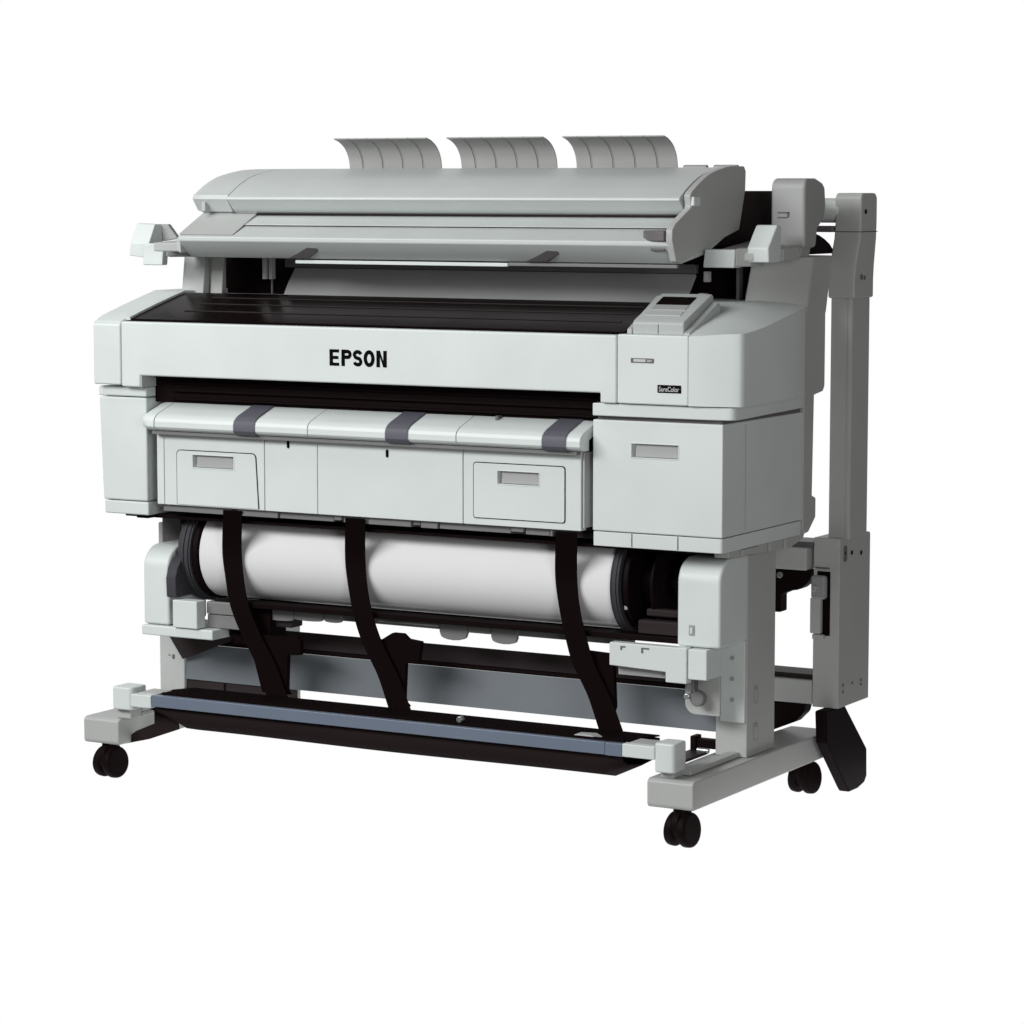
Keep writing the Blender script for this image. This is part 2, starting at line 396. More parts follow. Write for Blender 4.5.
# slate latch strips
lp = [(.0, .7733), (-.010, .7718), (-.065, .7532), (-.0745, .7485), (-.0815, .7422), (-.0838, .7352), (-.0838, .7240), (-.0800, .7190), (-.0700, .7145)]
for x in (-1.025, -.671, -.327):
    ribbon('latch_strip', lp, x, x+.050, .0012, STRAPG, PR, .0004)
# ---- basket door panel below the cover
box('panel_backing', -1.236, -.258, -.030, .25, .5640, .7155, GROOVE, PR, 0)
pan = []
for k, (a, b) in enumerate(((-1.2375, -1.2205), (-1.219, -.9755), (-.9738, -.850), (-.8485, -.5185), (-.5165, -.262))):
    hole = {1: (-1.147, -1.048, .6435, .6685), 4: (-.440, -.351, .6455, .6695)}.get(k)
    if hole: pan.append(pocket('lower_panel', [(a, .5645), (b, .5645), (b, .7155), (a, .7155)], -.050, -.029, hole, .0105, WHITE, PR, .0012))
    else: pan.append(box('lower_panel', a, b, -.050, -.029, .5645, .7155, WHITE, PR, .0012))
def trap(x0, x1, z0, z1, tl, tr, r, rb_, n=5):
    # trapezoid-ish outline; top corners rounded, bottoms optionally
    pts = arc(x1-tr-r, z1-r, r, 0, 90, n) + arc(x0+tl+r, z1-r, r, 90, 180, n)
    if rb_: pts += arc(x0+rb_, z0+rb_, rb_, 180, 270, n) + arc(x1-rb_, z0+rb_, rb_, 270, 360, n)
    else: pts += [(x0, z0), (x1, z0)]
    return pts
def door(x0, x1, z0, z1, tl, tr, r, rb_, hx0, hx1, hz0, hz1, parent):
    g = pocket('door_gap', trap(x0, x1, z0, z1, tl, tr, r, rb_), -.0508, -.0498, (hx0-.001, hx1+.001, hz0-.001, hz1+.001), None, GROOVE, parent, 0)
    e = .0018
    d = pocket('door', trap(x0+e, x1-e, z0+(e if rb_ else .0), z1-e, tl, tr, r*.85, rb_*.8), -.0520, -.0503, (hx0, hx1, hz0, hz1), None, WHITE, PR, .0005)
    handle(hx0, hx1, hz0, hz1, -.0520, d)
door(-1.1885, -.9875, .567, .678, .0, .006, .010, 0, -1.147, -1.048, .6435, .6685, pan[1])
door(-.4945, -.2945, .577, .685, .0, .0, .007, .006, -.440, -.351, .6455, .6695, pan[4])
for x, z in ((-.920, .693), (-.690, .685)):
    prism('lock_slot', rrect(x, x+.0055, z-.001, z+.0145, .0026), -.0515, -.0495, 'y', TEXTM, PR, 0)
box('cover_lip', -1.236, -.262, -.068, -.0505, .7080, .7152, GREYM, PR, .001)
box('panel_end', -.2605, -.2565, -.046, .02, .57, .712, OFFW, PR, .001)
# hardware row under the panel
rr = []; x = -1.23
wid = [.17, .012, .10, .13, .02, .06, .10, .02, .04, .16, .03, .055, .008, .07, .06, .02]
for k, w in enumerate(wid):
    if x+w > -.262: break
    rr.append((x, x+w-.003, -.040+.004*(k % 2), .0, .550+(.004 if k % 3 == 1 else 0), .5635)); x += w
multi('hinge_strip', rr, GREYM, PR, .001)
for o in list(bpy.data.objects):
    if o.parent == PR and o.name.split('.')[0] in ('output_cover', 'output_cover_nose', 'cover_groove', 'cover_catch', 'latch_strip', 'panel_backing', 'lower_panel', 'door', 'lock_slot', 'panel_end', 'hinge_strip', 'cover_lip'):
        o.location += Vector((-.0275, .045, -.0045)); WPOS[o] += Vector((-.0275, .045, -.0045))
for o in list(bpy.data.objects):
    if o.name.split('.')[0] == 'output_cover': o.location.y -= .0
# ---- dark bay for the roll
multi('roll_bay', [(-1.372, -.10, .262, .30, .372, .534), (-1.372, -.06, .03, .30, .527, .5335)], BLACK, PR, 0)
box('bay_side', -1.372, -1.30, .17, .26, .372, .526, BLACK, PR, 0)
box('bay_bracket', -1.372, -1.325, .155, .168, .450, .512, GREYD, PR, .001)
box('bay_rail', -1.17, -.115, .055, .09, .352, .364, BLACK, PR, .002)
box('bay_rail', -1.26, -.10, .15, .20, .345, .385, BLACK, PR, .002)
box('bay_ledge', -.200, -.115, .055, .08, .366, .392, DARKB, PR, .003)
box('bay_ledge', -.19, -.115, .07, .09, .398, .412, DARKB, PR, .003)
# guide rail under the roll
rail = multi('guide_rail', [(-1.05, -.235, .098, .115, .334, .350)], GREYM, PR, .002)
many('rail_strip', [(-.86, -.66, .094, .0975, .3455, .350), (-.80, -.66, .094, .0975, .340, .343), (-.50, -.375, .094, .0975, .3455, .350)], SILVER, rail, .0006)
def lump(x0, x1, d, z0, z1, y=.089):
    pts = [(x0, z1), (x1, z1), (x1, z0)] + [(x1-(x1-x0)*t, z0-d*min(1, 1.0*math.sin(PI*t)**.3)) for t in (.06, .15, .3, .5, .7, .85, .94)] + [(x0, z0)]
    prism('rail_clip', pts, y, y+.0085, 'y', GREYM, rail, .001)
lump(-1.070, -1.000, .005, .330, .352); lump(-.998, -.930, .004, .333, .353); lump(-.925, -.885, .004, .334, .349)
lump(-.655, -.592, .016, .332, .3525); lump(-.590, -.540, .0, .334, .3525); lump(-.538, -.480, .013, .330, .351)
# ---- roll holder housings
def holder(x0, x1, y0, y1, z0, z1, lab, ct):
    pts = [(y0, z0)] + [(y0, z1-.045)] + arc(y0+.05, z1-.045, .05, 180, 92, 8, .045)[1:] + [(y1, z1), (y1, z0)]
    return prism('roll_holder', pts, x0, x1, 'x', WHITE, PR, .006, 3, 40, lab)
hR = holder(-.113, -.024, .045, .165, .350, .515, 'right roll holder housing', 1)
multi('switch', [(-.088, -.076, .0435, .046, .372, .392)], GREYP, hR, .0012)
box('switch_lever', -.0845, -.0795, .0415, .0437, .376, .387, WHITE, hR, .0008)
hL = holder(-1.330, -1.266, .03, .165, .306, .468, 'left roll holder housing', 0)
prism('holder_flange', [(.02, .366), (.018, .405), (.026, .428), (.045, .446), (.08, .458), (.16, .458), (.16, .366)], -1.2645, -1.240, 'x', RIBBED, hL, .003)
box('holder_foot', -1.246, -1.185, .015, .045, .3055, .3625, WHITE, PR, .0025)
box('holder_arm', -1.184, -1.105, .050, .12, .3055, .333, GREYM, PR, .002)
box('holder_base', -1.330, -1.152, .022, .15, .284, .3045, WHITE, PR, .003)
box('holder_arm', -1.184, -1.10, .046, .12, .334, .360, GREYM, PR, .003)
box('inner_bracket', -1.153, -1.05, .08, .14, .285, .35, BLACK, PR, .003)
box('inner_bracket', -1.08, -1.01, .10, .14, .31, .345, DARKB, PR, .003)
# right bracket group under holder
prism('holder_tray', [(-.246, .306), (-.246, .350), (-.0845, .350), (-.0845, .283), (-.128, .283), (-.128, .302)], .028, .05, 'y', WHITE, PR, .002)
many('tray_slot', [(-.222, -.212, .0265, .0285, .342, .3445), (-.222, -.219, .0265, .0285, .337, .342), (-.178, -.162, .0265, .0285, .342, .3445), (-.178, -.175, .0265, .0285, .334, .342)], GREYD, PR, .0004)
box('tray_inner', -.238, -.130, .05, .06, .286, .305, GREYP, PR, .001)
box('bracket_block', -.0825, -.044, .03, .10, .292, .3485, WHITE, PR, .002)
prism('bracket_plate', [(-.124, .36), (-.124, .24)] + arc(-.102, .235, .022, 180, 270, 6)[1:] + [(-.0515, .213), (-.0515, .36)], .103, .110, 'y', OFFW, PR, .0012)
lv = box('lever', -.108, -.098, .075, .085, .255, .292, CLEAR, PR, .003)
cyl('lever_knob', (-.086, .083, .248), .015, .020, 'y', GREYM, lv, .004, 20)
cyl('lever_pin', (-.104, .074, .252), .006, .014, 'y', SILVER, lv, .002, 16)
box('lever_arm', -.092, -.086, .076, .083, .258, .288, GREYD, lv, .001)
plt = box('bracket_plate', -.0745, -.0235, .152, .1575, .195, .352, WHITE, PR, .0012)
for z in (.318, .278, .238):
    cyl('screw', (-.049, .1512, z), .0042, .002, 'y', GREYP, plt, .0005, 16)
# ---- stand: columns, feet, casters
def column(x0, x1, lab):
    c = prism('column', [(x0, .1278), (x1, .1278), (x1, .514), (x0, .514)], .158, .284, 'y', OFFW, PR, .0025, label=lab)
    return c
cR = column(-.0865, -.021, 'right column of the stand')
for z in (.243, .172):
    pts = rrect(.185, .207, z-.017, z+.017, .006)
    prism('slot_cover', pts, -.0225, -.0198, 'x', GREYP, cR, .001)
    prism('slot_inner', rrect(.191, .201, z-.011, z+.011, .004), -.0202, -.0190, 'x', OFFW, cR, .0006)
cL = prism('column', [(-1.385, .1278), (-1.322, .1278), (-1.322, .50), (-1.385, .50)], .158, .175, 'y', OFFW, PR, .0025, label='left column of the stand')
multi('screw', [(-1.352, -1.346, .156, .159, .213, .222), (-1.362, -1.357, .156, .159, .219, .221)], GREYD, cL, .001)
# gusset beside the left column
prism('gusset', [(-1.379, .2925), (-1.19, .2925), (-1.20, .262), (-1.290, .226), (-1.322, .215)], .152, .155, 'y', DARKB, PR, .0008)
def foot(x0, x1, lab):
    pts = [(-.094, .0735), (-.098, .079), (-.098, .1225), (-.090, .1272), (.30, .1274), (.54, .122), (.547, .115), (.547, .078), (.54, .0735)]
    return prism('foot', pts, x0, x1, 'x', OFFW, PR, .003, label=lab)
foot(-.1015, -.0075, 'right foot beam of the stand'); foot(-1.390, -1.302, 'left foot beam of the stand')
def caster(x, y, parent, tw=.0):
    c = cyl('caster', (x, y, .063), .017, .028, 'z', BLACK, parent, .001, 20)
    for s in (-1, 1):
        bm = nb(); b_cyl(bm, (0, 0, 0), .0325, .019, 'x', 48)
        rot = Matrix.Rotation(math.radians(-6+tw), 4, 'Z')
        bm.transform(Matrix.Translation((x, y, .0325)) @ rot @ Matrix.Translation((s*.0135, 0, 0)) @ Matrix.Rotation(math.radians(-s*5), 4, 'Y'))
        w = finish('wheel', bm, BLACK, c, .006, 4)
        bm = nb(); b_cyl(bm, (0, 0, 0), .012, .020, 'x', 24)
        bm.transform(Matrix.Translation((x, y, .0325)) @ rot @ Matrix.Translation((s*.0135, 0, 0)) @ Matrix.Rotation(math.radians(-s*5), 4, 'Y'))
    bm = nb(); b_cyl(bm, (0, 0, 0), .0300, .014, 'x', 40)
    bm.transform(Matrix.Translation((x, y, .0415)) @ Matrix.Rotation(math.radians(-6+tw), 4, 'Z'))
    finish('hood', bm, BLACK, c, .002, 2)
    return c
c1 = caster(-.0435, -.068, PR)
dup(c1, (-1.302, 0, 0)); dup(c1, (-.003, .555, 0)); dup(c1, (-1.302, .555, 0))
# ---- rear beam between the columns
ribbon('rear_beam', [(.160, .172), (.165, .206), (.171, .246)], -1.3215, -.087, .004, STEEL, PR, .0008)
ribbon('beam_top', [(.186, .253), (.20, .270), (.212, .284)], -1.3215, -.087, .004, DARKB, PR, .0005)
box('beam_edge', -1.3215, -.087, .172, .19, .246, .2535, BLACK, PR, .001)
box('beam_end', -1.3215, -1.05, .165, .18, .128, .171, DARKB, PR, .002)
box('beam_seam', -1.225, -1.221, .163, .1655, .13, .170, BLACK, PR, .0)
box('beam_hook', -1.3215, -1.24, .155, .163, .245, .285, DARKB, PR, .012, 4)
# ---- basket front bar with end fittings
bar = box('basket_bar', -1.2145, -.187, -.102, -.088, .1625, .1855, BLUE, PR, .001)
box('bar_end', -.186, -.151, -.103, -.087, .1620, .1855, BLUE, bar, .001)
box('bar_joint', -.150, -.0835, -.104, -.085, .1625, .187, WHITE, PR, .002)
box('bar_joint', -1.266, -1.2155, -.104, -.085, .1580, .184, WHITE, PR, .002)
def corner_block(x0, x1, z0, z1, y0, y1):
    return prism('corner_block', rrect(x0, x1, y0, y1, .008, 4), z0, z1, 'z', WHITE, PR, .004, 3, 40)
corner_block(-.084, -.0425, .140, .195, -.105, -.052)
corner_block(-1.316, -1.267, .148, .195, -.10, -.045)
for xa, xb in ((-.15, -.088), (-1.262, -1.215)):
    box('bar_top_plate', xa, xb, -.084, -.03, .176, .185, OFFW, PR, .002)
box('block_stem', -1.315, -1.280, -.085, -.04, .127, .146, OFFW, PR, .004)
box('block_stem', -.080, -.052, -.085, -.05, .127, .140, OFFW, PR, .004)
# side arms from corner blocks to columns
for x in (-1.30, -.058):
    box('side_arm', x, x+.022, -.05, .157, .1285, .138, OFFW, PR, .002)
multi('arm_latch', [(-.140, -.128, .158, .185, .130, .160), (-.128, -.0865, .162, .18, .137, .155)], BLACK, PR, .002)
cyl('arm_pin', (-.108, .150, .136), .005, .024, 'x', SILVER, PR, .001, 16)
box('arm_strut', -.14, -.10, .06, .158, .128, .134, DARKB, PR, .002)
# ---- catch basket cloth
cl = curve_pts([(-.088, .183), (-.03, .184), (.02, .180), (.06, .176)], 4)
ribbon('basket_top_cloth', [(p[0], p[1]) for p in cl], -1.225, -.155, .003, CLOTH, PR)
bm = nb(); N = 40; rows = []
prof = [(-.086, .164), (-.088, .148), (-.085, .132), (-.070, .118), (-.03, .108), (.02, .112), (.06, .135), (.065, .172)]
for i in range(N+1):
    t = i/N; x = -1.262+(1.100)*t
    e = min(1, max(0, (t-.0)/.10)); e2 = min(1, max(0, (1-t)/.05))
    k = (.25+.75*e**1.4)
    rows.append([bm.verts.new((x + (.0 if t < .95 else .02*(1-abs(y+.01)/.1)), y, .166-(.166-z)*k*(1-.06*math.sin(t*9)*.3)*(.55+.45*e2))) for y, z in prof])
for i in range(N):
    for j in range(len(prof)-1): bm.faces.new([rows[i][j], rows[i+1][j], rows[i+1][j+1], rows[i][j+1]])
bo = finish('basket_cloth', bm, BROWN, PR, 0, 2, 60)
so = bo.modifiers.new('solid', 'SOLIDIFY'); so.thickness = .003
prism('cloth_gusset', [(-1.331, .066), (-1.258, .084), (-1.183, .111), (-1.190, .150), (-1.243, .150), (-1.243, .118), (-1.290, .098)], -.056, -.050, 'y', BROWN, PR, .001)
# black edge band above the bar
box('cloth_band', -1.20, -.155, -.087, -.080, .183, .190, CLOTH, PR, .001)
cyl('bar_clip', (-.525, -.05, .190), .006, .012, 'y', SILVER, PR, .001, 20)
prism('cloth_tab', [(-.262, .187), (-.258, .1915), (-.225, .193), (-.212, .187)], -.086, -.060, 'y', OFFW, PR, .001)
# ---- hanging straps
def strap(x0, k):
    path = curve_pts([(.002, .556), (.042, .47), (.0435, .41), (.045, .355), (.050, .30), (.052, .24), (.052, .178)], 7)
    wv = curve_pts([(0, .046), (-.015-.018*k, .047), (-.007-.020*k, .045), (.007-.024*k, .046), (.014-.008*k, .048), (.043-.002*k, .049), (.066, .052)], 7)
    pts = [(p[0], p[1]) for p in path]
    xs = [(x0+w[0], x0+w[0]+w[1]) for w in wv]
    st = ribbon('strap', pts, 0, 0, .0022, CLOTH, PR, .0004, xs)
    return st
for x, k in ((-1.107, .9), (-.816, .65), (-.346, .45)): strap(x, k)
# cloth flaps and hooks behind the straps
for pts in ([(-1.092, .300), (-.962, .295), (-.962, .264), (-.993, .262), (-.996, .189), (-.989, .181), (-1.057, .181)],
            [(-.78, .285), (-.78, .305), (-.745, .326), (-.72, .326), (-.708, .316), (-.678, .313), (-.684, .272), (-.714, .268), (-.718, .192), (-.707, .181), (-.755, .181)],
            [(-.309, .324), (-.258, .322), (-.252, .29), (-.249, .22), (-.258, .195), (-.240, .181), (-.285, .181)]):
    prism('support_flap', pts, .058, .070, 'y', CLOTH, PR, .002)
box('cross_rail', -1.14, -.98, .075, .09, .272, .296, CLOTH, PR, .002)

# ============================================================ PAPER ROLL
RO = empty('paper_roll', (-.72, .145, .452), 'white paper roll hanging below the cabinet behind three black straps', 'paper roll')
bm = nb(); prof = [(-1.205, .02), (-1.205, .0915), (-1.2035, .093), (-.2555, .093), (-.254, .0915), (-.254, .02)]
n = 96; rings = [[bm.verts.new((x, .145+r*math.cos(2*PI*i/n), .452+r*math.sin(2*PI*i/n))) for i in range(n)] for x, r in prof]
for a in range(len(prof)-1):
    for i in range(n): bm.faces.new([rings[a][i], rings[a][(i+1) % n], rings[a+1][(i+1) % n], rings[a+1][i]])
bm.faces.new(rings[0]); bm.faces.new(rings[-1])
finish('paper', bm, PAPER, RO, 0)
cyl('spindle', (-.715, .145, .452), .022, 1.16, 'x', BLACK, RO)
def flange(x0, widths, lab):
    bm = nb(); x = x0
    prof_ = [(x0, .03)]
    for w, r in widths:
        prof_ += [(x+.0002, r), (x+w-.0002, r)]; x += w
    prof_.append((x, .03)); n = 96
    rings = [[bm.verts.new((a, .145+r*math.cos(2*PI*i/n), .452+r*math.sin(2*PI*i/n))) for i in range(n)] for a, r in prof_]
    for a in range(len(prof_)-1):
        for i in range(n): bm.faces.new([rings[a][i], rings[a][(i+1) % n], rings[a+1][(i+1) % n], rings[a+1][i]])
    bm.faces.new(rings[0]); bm.faces.new(list(reversed(rings[-1])))
    return finish('flange', bm, RIBBED, RO, 0, 2, label=lab)
flange(-1.252, ((.005, .101), (.002, .097), (.008, .104), (.002, .098), (.009, .104), (.0015, .099), (.004, .103)), 'left end flange')
cyl('flange_disc', (-1.2125, .145, .452), .099, .012, 'x', BLACK, RO, .002, 64)
flange(-.2535, ((.003, .102), (.0015, .098), (.0085, .104), (.0015, .1), (.0045, .104)), 'right end flange')
cyl('flange_disc', (-.224, .145, .452), .097, .012, 'x', BLACK, RO, .003, 64)
cyl('flange_hub', (-.195, .145, .452), .045, .05, 'x', BLACK, RO, .004, 48)
cyl('flange_disc', (-.175, .145, .452), .085, .006, 'x', BLACK, RO, .002, 64)
box('flange_latch', -.230, -.222, .055, .066, .408, .425, GREYP, RO, .003)

# ============================================================ SCANNER
SN = empty('document_scanner', (-.68, .2, 1.06), 'long pale grey sheet scanner mounted above the printer, three curved paper guides on top', 'scanner')
X0, X1 = -1.240, -.116
basep = [(.072, 1.058), (.052, 1.070), (.036, 1.083), (.026, 1.092), (.026, 1.100), (.034, 1.104), (.075, 1.121), (.077, 1.125), (.125, 1.144), (.125, 1.150), (.30, 1.150), (.30, 1.120), (.18, 1.075)]
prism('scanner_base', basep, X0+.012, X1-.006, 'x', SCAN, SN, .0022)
multi('seam', [(X0+.08, X1-.008, .0725, .0765, 1.1222, 1.1236)], GROOVE, SN, 0)
lid = [(.124, 1.1465), (.116, 1.1505), (.107, 1.158), (.097, 1.169), (.0905, 1.1745), (.0915, 1.179), (.098, 1.1835)] + [tuple(p) for p in curve_pts([(.098, 1.1835), (.134, 1.203), (.185, 1.222), (.263, 1.235), (.325, 1.237)], 5)][1:] + [(.335, 1.230), (.335, 1.150)]
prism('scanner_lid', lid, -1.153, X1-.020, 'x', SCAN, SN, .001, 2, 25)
box('seam', -1.16, X1-.02, .117, .122, 1.1435, 1.1468, GROOVE, SN, 0)
# left lid end, tapering outwards
lend = [(.13, 1.146), (.112, 1.150), (.0925, 1.175), (.097, 1.1835)] + [tuple(p) for p in curve_pts([(.098, 1.1835), (.134, 1.203), (.185, 1.222), (.263, 1.235), (.325, 1.237)], 5)][1:] + [(.335, 1.230), (.335, 1.146)]
bm = nb(); R_ = []
for k, (x, s, dy) in enumerate(((-1.1545, 1, 0), (-1.218, .995, .0), (-1.238, .975, .004), (-1.246, .94, .010), (-1.249, .88, .018))):
    R_.append([bm.verts.new((x, .2+(y-.2)*s+dy*.3, 1.185+(z-1.185)*s)) for y, z in lend])
for i in range(4):
    for j in range(len(lend)): bm.faces.new([R_[i][j], R_[i][(j+1) % len(lend)], R_[i+1][(j+1) % len(lend)], R_[i+1][j]])
bm.faces.new(R_[0]); bm.faces.new(R_[-1])
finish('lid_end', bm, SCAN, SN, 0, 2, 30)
box('lid_clip', -1.218, -1.208, .092, .11, 1.150, 1.170, OFFW, SN, .002)
# left base wedge
bm = nb()
V = [bm.verts.new(p) for p in [(-1.2275, .032, 1.066), (-1.2275, .030, 1.103), (-1.2275, .13, 1.150), (-1.2275, .30, 1.150), (-1.2275, .28, 1.075),
                               (-1.246, .045, 1.072), (-1.246, .045, 1.095), (-1.246, .135, 1.145), (-1.246, .29, 1.145), (-1.246, .27, 1.085)]]
bm.faces.new(V[:5]); bm.faces.new(list(reversed(V[5:])))
for i in range(5): bm.faces.new([V[i], V[(i+1) % 5], V[(i+1) % 5+5], V[i+5]])
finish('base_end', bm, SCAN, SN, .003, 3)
prism('side_ramp', [(.032, 1.1045), (.125, 1.150), (.125, 1.1445)], -1.232, -1.10, 'x', OFFW, SN, .0)
# right end cap
ec = [(.060, 1.060), (.040, 1.063), (.030, 1.085), (.022, 1.103), (.023, 1.121), (.036, 1.133), (.096, 1.160), (.100, 1.164), (.096, 1.184)] + [tuple(p) for p in curve_pts([(.096, 1.187), (.134, 1.206), (.185, 1.225), (.263, 1.238), (.329, 1.239)], 6)][1:] + [(.337, 1.230), (.335, 1.194), (.309, 1.118), (.200, 1.095)]
prism('end_plate', ec, X1-.014, X1, 'x', OFFW, SN, .0022, 3, 30)
box('latch_button', X1-.006, X1+.006, .100, .128, 1.164, 1.182, WHITE, SN, .003)
prism('thumb_rest', [(-.160, .022)] + [(-.160-.030*math.sin(PI*t), .022+.060*t) for t in (.1, .3, .5, .7, .9)] + [(-.160, .082), (-.131, .082), (-.131, .018)], 1.100, 1.120, 'z', GREYD, SN, .003)
box('thumb_rest', -.165, -.135, .03, .05, 1.082, 1.090, GREYD, SN, .003)
# under-tray lips
box('paper_lip', -.975, -.49, .070, .078, 1.0485, 1.0555, WHITE, SN, .001)
box('paper_lip', -.489, -.13, .070, .078, 1.050, 1.0565, GREYM, SN, .001)
for x in (-.445, -.985):
    bm = nb(); y0 = (.056, .041)
    outl = [(x, 1.059), (x+.03, 1.070), (x+.058, 1.081), (x+.082, 1.080), (x+.080, 1.074), (x+.045, 1.059)]
    yy = lambda z: .066-(z-1.059)/.024*.025
    A = [bm.verts.new((a, yy(b)-.005, b)) for a, b in outl]; B = [bm.verts.new((a, yy(b)+.004, b)) for a, b in outl]
    bm.faces.new(A); bm.faces.new(list(reversed(B)))
    for i in range(6): bm.faces.new([A[i], A[(i+1) % 6], B[(i+1) % 6], B[i]])
    finish('lip_lever', bm, GREYD, SN, .001, 2)
# small rear bumps
for x in (-.20, -.135): cyl('rear_bump', (x-.02, .33, 1.236), .006, .05, 'x', GREYP, SN, .001, 16)
# curved paper guides
def guide(x0, x1):
    # sheet curling forwards
    c = curve_pts([(.338, 1.228), (.3375, 1.243), (.332, 1.262), (.318, 1.280), (.297, 1.2925), (.276, 1.2985)], 5)
    g = ribbon('paper_guide', [(p[0], p[1]) for p in c], x0, x1, -.0025, GUIDE, SN, .0005)
    for k in range(4):
        xx = x0+(x1-x0)*(k+1)/5 - .012 + .004*k
        ribbon('guide_rib', [(p[0], p[1]) for p in c], xx, xx+.0014, -.0032, GROOVE, g)
        ribbon('guide_rib', [(p[0], p[1]) for p in c], xx+.0014, xx+.0030, -.0034, GREYP, g)
    return g
guide(-1.016, -.795); guide(-.748, -.528); guide(-.484, -.262)

# ============================================================ SCANNER STAND
ST = empty('scanner_stand', (.02, .52, 0), 'tall grey post with side arms holding the scanner, on a black foot', 'stand')
# main post
prism('post', [(.006, .47), (.0405, .47), (.042, .4685), (.048, .4685), (.051, .472), (.051, .555), (.006, .555)], .515, .99, 'z', OFFW, ST, .001)
slv = [(.462, .985), (.462, 1.02), (.467, 1.05), (.488, 1.10), (.492, 1.125), (.492, 1.180), (.499, 1.188), (.562, 1.188), (.571, 1.180), (.571, 1.135), (.569, 1.10), (.560, 1.05), (.557, 1.02), (.557, .985)]
s = prism('post_sleeve', slv, .002, .058, 'x', OFFW, ST, .004, 3)
box('seam', .0012, .0588, .4895, .5720, 1.1125, 1.1138, GROOVE, s, 0)
cyl('screw', (.0583, .512, 1.152), .005, .002, 'x', BLACK, s, .0005, 16)
cyl('screw', (.0583, .495, 1.026), .006, .002, 'x', GREYD, s, .0005, 16)
cyl('screw', (.0583, .510, 1.024), .0045, .002, 'x', GREYD, s, .0005, 16)
# lower box
pb = prism('post_base', rrect(.450, .602, .182, .518, .006, 3, (1, 0, 0, 0)), -.016, .0395, 'x', OFFW, ST, .003)
for y, z in ((.475, .487), (.508, .485), (.555, .480)):
    cyl('screw', (.0398, y, z), .0045 if y > .48 else .003, .002, 'x', BLACK, pb, .0005, 16)
prism('screw_plate', rrect(.468, .484, .470, .502, .006), .039, .0405, 'x', GREYD, pb, .0005)
for y, z in ((.472, .226), (.472, .213), (.518, .224), (.562, .224), (.562, .215)):
    cyl('screw', (.0400, y, z), .003, .002, 'x', GREYD, pb, .0005, 12)
# handle on the front of the base box
box('lever_slot', -.008, .020, .4490, .4515, .325, .452, BLACK, pb, .001)
lever = box('lever', -.017, .005, .436, .449, .330, .400, OFFW, pb, .002)
box('lever_joint', -.015, .016, .432, .449, .398, .445, CLEAR, pb, .006, 4)
cyl('lever_pin', (-.006, .431, .420), .006, .006, 'y', SILVER, pb, .001, 16)
box('lever_foot', -.014, .010, .440, .449, .318, .328, OFFW, pb, .002)
box('lever_slot_edge', -.012, .018, .4485, .4505, .457, .460, GREYD, pb, .0005)
# crossbars to the printer side
box('crossbar', -.26, -.027, .44, .50, .452, .497, OFFW, ST, .003)
box('crossbar_gap_plate', -.10, -.018, .45, .52, .4972, .508, GREYD, ST, .001)
box('crossbar', -.26, -.0175, .45, .52, .186, .234, OFFW, ST, .003)
box('crossbar_cap', -.26, -.018, .46, .53, .2342, .244, DARKB, ST, .001)
# black knob under the upper crossbar
prism('clamp_knob', [(-.12, .452), (-.02, .452)] + arc(-.062, .452, .042, 0, -90, 6, .042)[1:] + [(-.085, .40), (-.085, .365), (-.12, .365)], .447, .48, 'y', BLACK, ST, .003)
cyl('clamp_pin', (-.085, .444, .44), .006, .008, 'y', SILVER, ST, .001, 16)
prism('lower_clamp', [(-.13, .1855), (-.035, .1855), (-.040, .165), (-.060, .145), (-.13, .115)], .46, .50, 'y', BLACK, ST, .004)
# black stabiliser foot
sf = [(.47, .182), (.506, .182), (.622, .075), (.624, .018), (.612, .006), (.580, .0), (.535, .0), (.524, .010), (.440, .095), (.418, .118), (.412, .182)]
prism('stabiliser_foot', sf, .006, .030, 'x', BLACK, ST, .004)
# rear rail tube and hinge block
cyl('rail', (-.66, .515, 1.154), .024, 1.34, 'x', WHITE, ST, .001, 48)
box('rail_cover', -.30, .001, .485, .54, 1.112, 1.124, GREYD, ST, .004)
hb = [(.300, 1.085), (.300, 1.195)] + arc(.318, 1.198, .018, 180, 95, 5)[1:] + [(.355, 1.216), (.385, 1.208), (.396, 1.200), (.400, 1.165), (.396, 1.14), (.362, 1.12), (.355, 1.085)]
h = prism('hinge_block', hb, -.047, .024, 'x', GREYP, ST, .007, 4)
multi('hinge_mark', [(-.032, -.008, .2985, .3003, 1.150, 1.1525), (-.012, -.008, .2985, .3003, 1.143, 1.1525), (-.032, -.012, .2985, .3003, 1.141, 1.143)], GREYD, h, .0003)
prism('hinge_neck', [(-.045, 1.068), (.012, 1.068), (.016, 1.090), (-.045, 1.090)], .306, .35, 'y', GREYP, ST, .003)
box('rear_cover', -.27, -.045, .38, .47, 1.06, 1.192, DARKB, ST, .006)
# arm along the right side of the scanner ending in two pads
prism('side_arm', [(.168, 1.062), (.168, 1.078), (.36, 1.098), (.36, 1.064)], -.114, -.020, 'x', OFFW, ST, .003)
prism('arm_pad', [(-.116, 1.050), (-.112, 1.084), (-.050, 1.084), (-.052, 1.050)], .150, .185, 'y', WHITE, ST, .0025)
prism('arm_pad_side', [(-.050, .1515), (-.030, .180), (-.030, .24), (-.050, .24)], 1.052, 1.086, 'z', OFFW, ST, .003)
blk = [(.170, 1.060), (.168, 1.087), (.207, 1.129), (.225, 1.129), (.225, 1.060)]
prism('arm_block', blk, -.034, .010, 'x', WHITE, ST, .003)
prism('block_web', [(.226, 1.062), (.226, 1.085), (.30, 1.088), (.30, 1.062)], -.03, .014, 'x', OFFW, ST, .002)
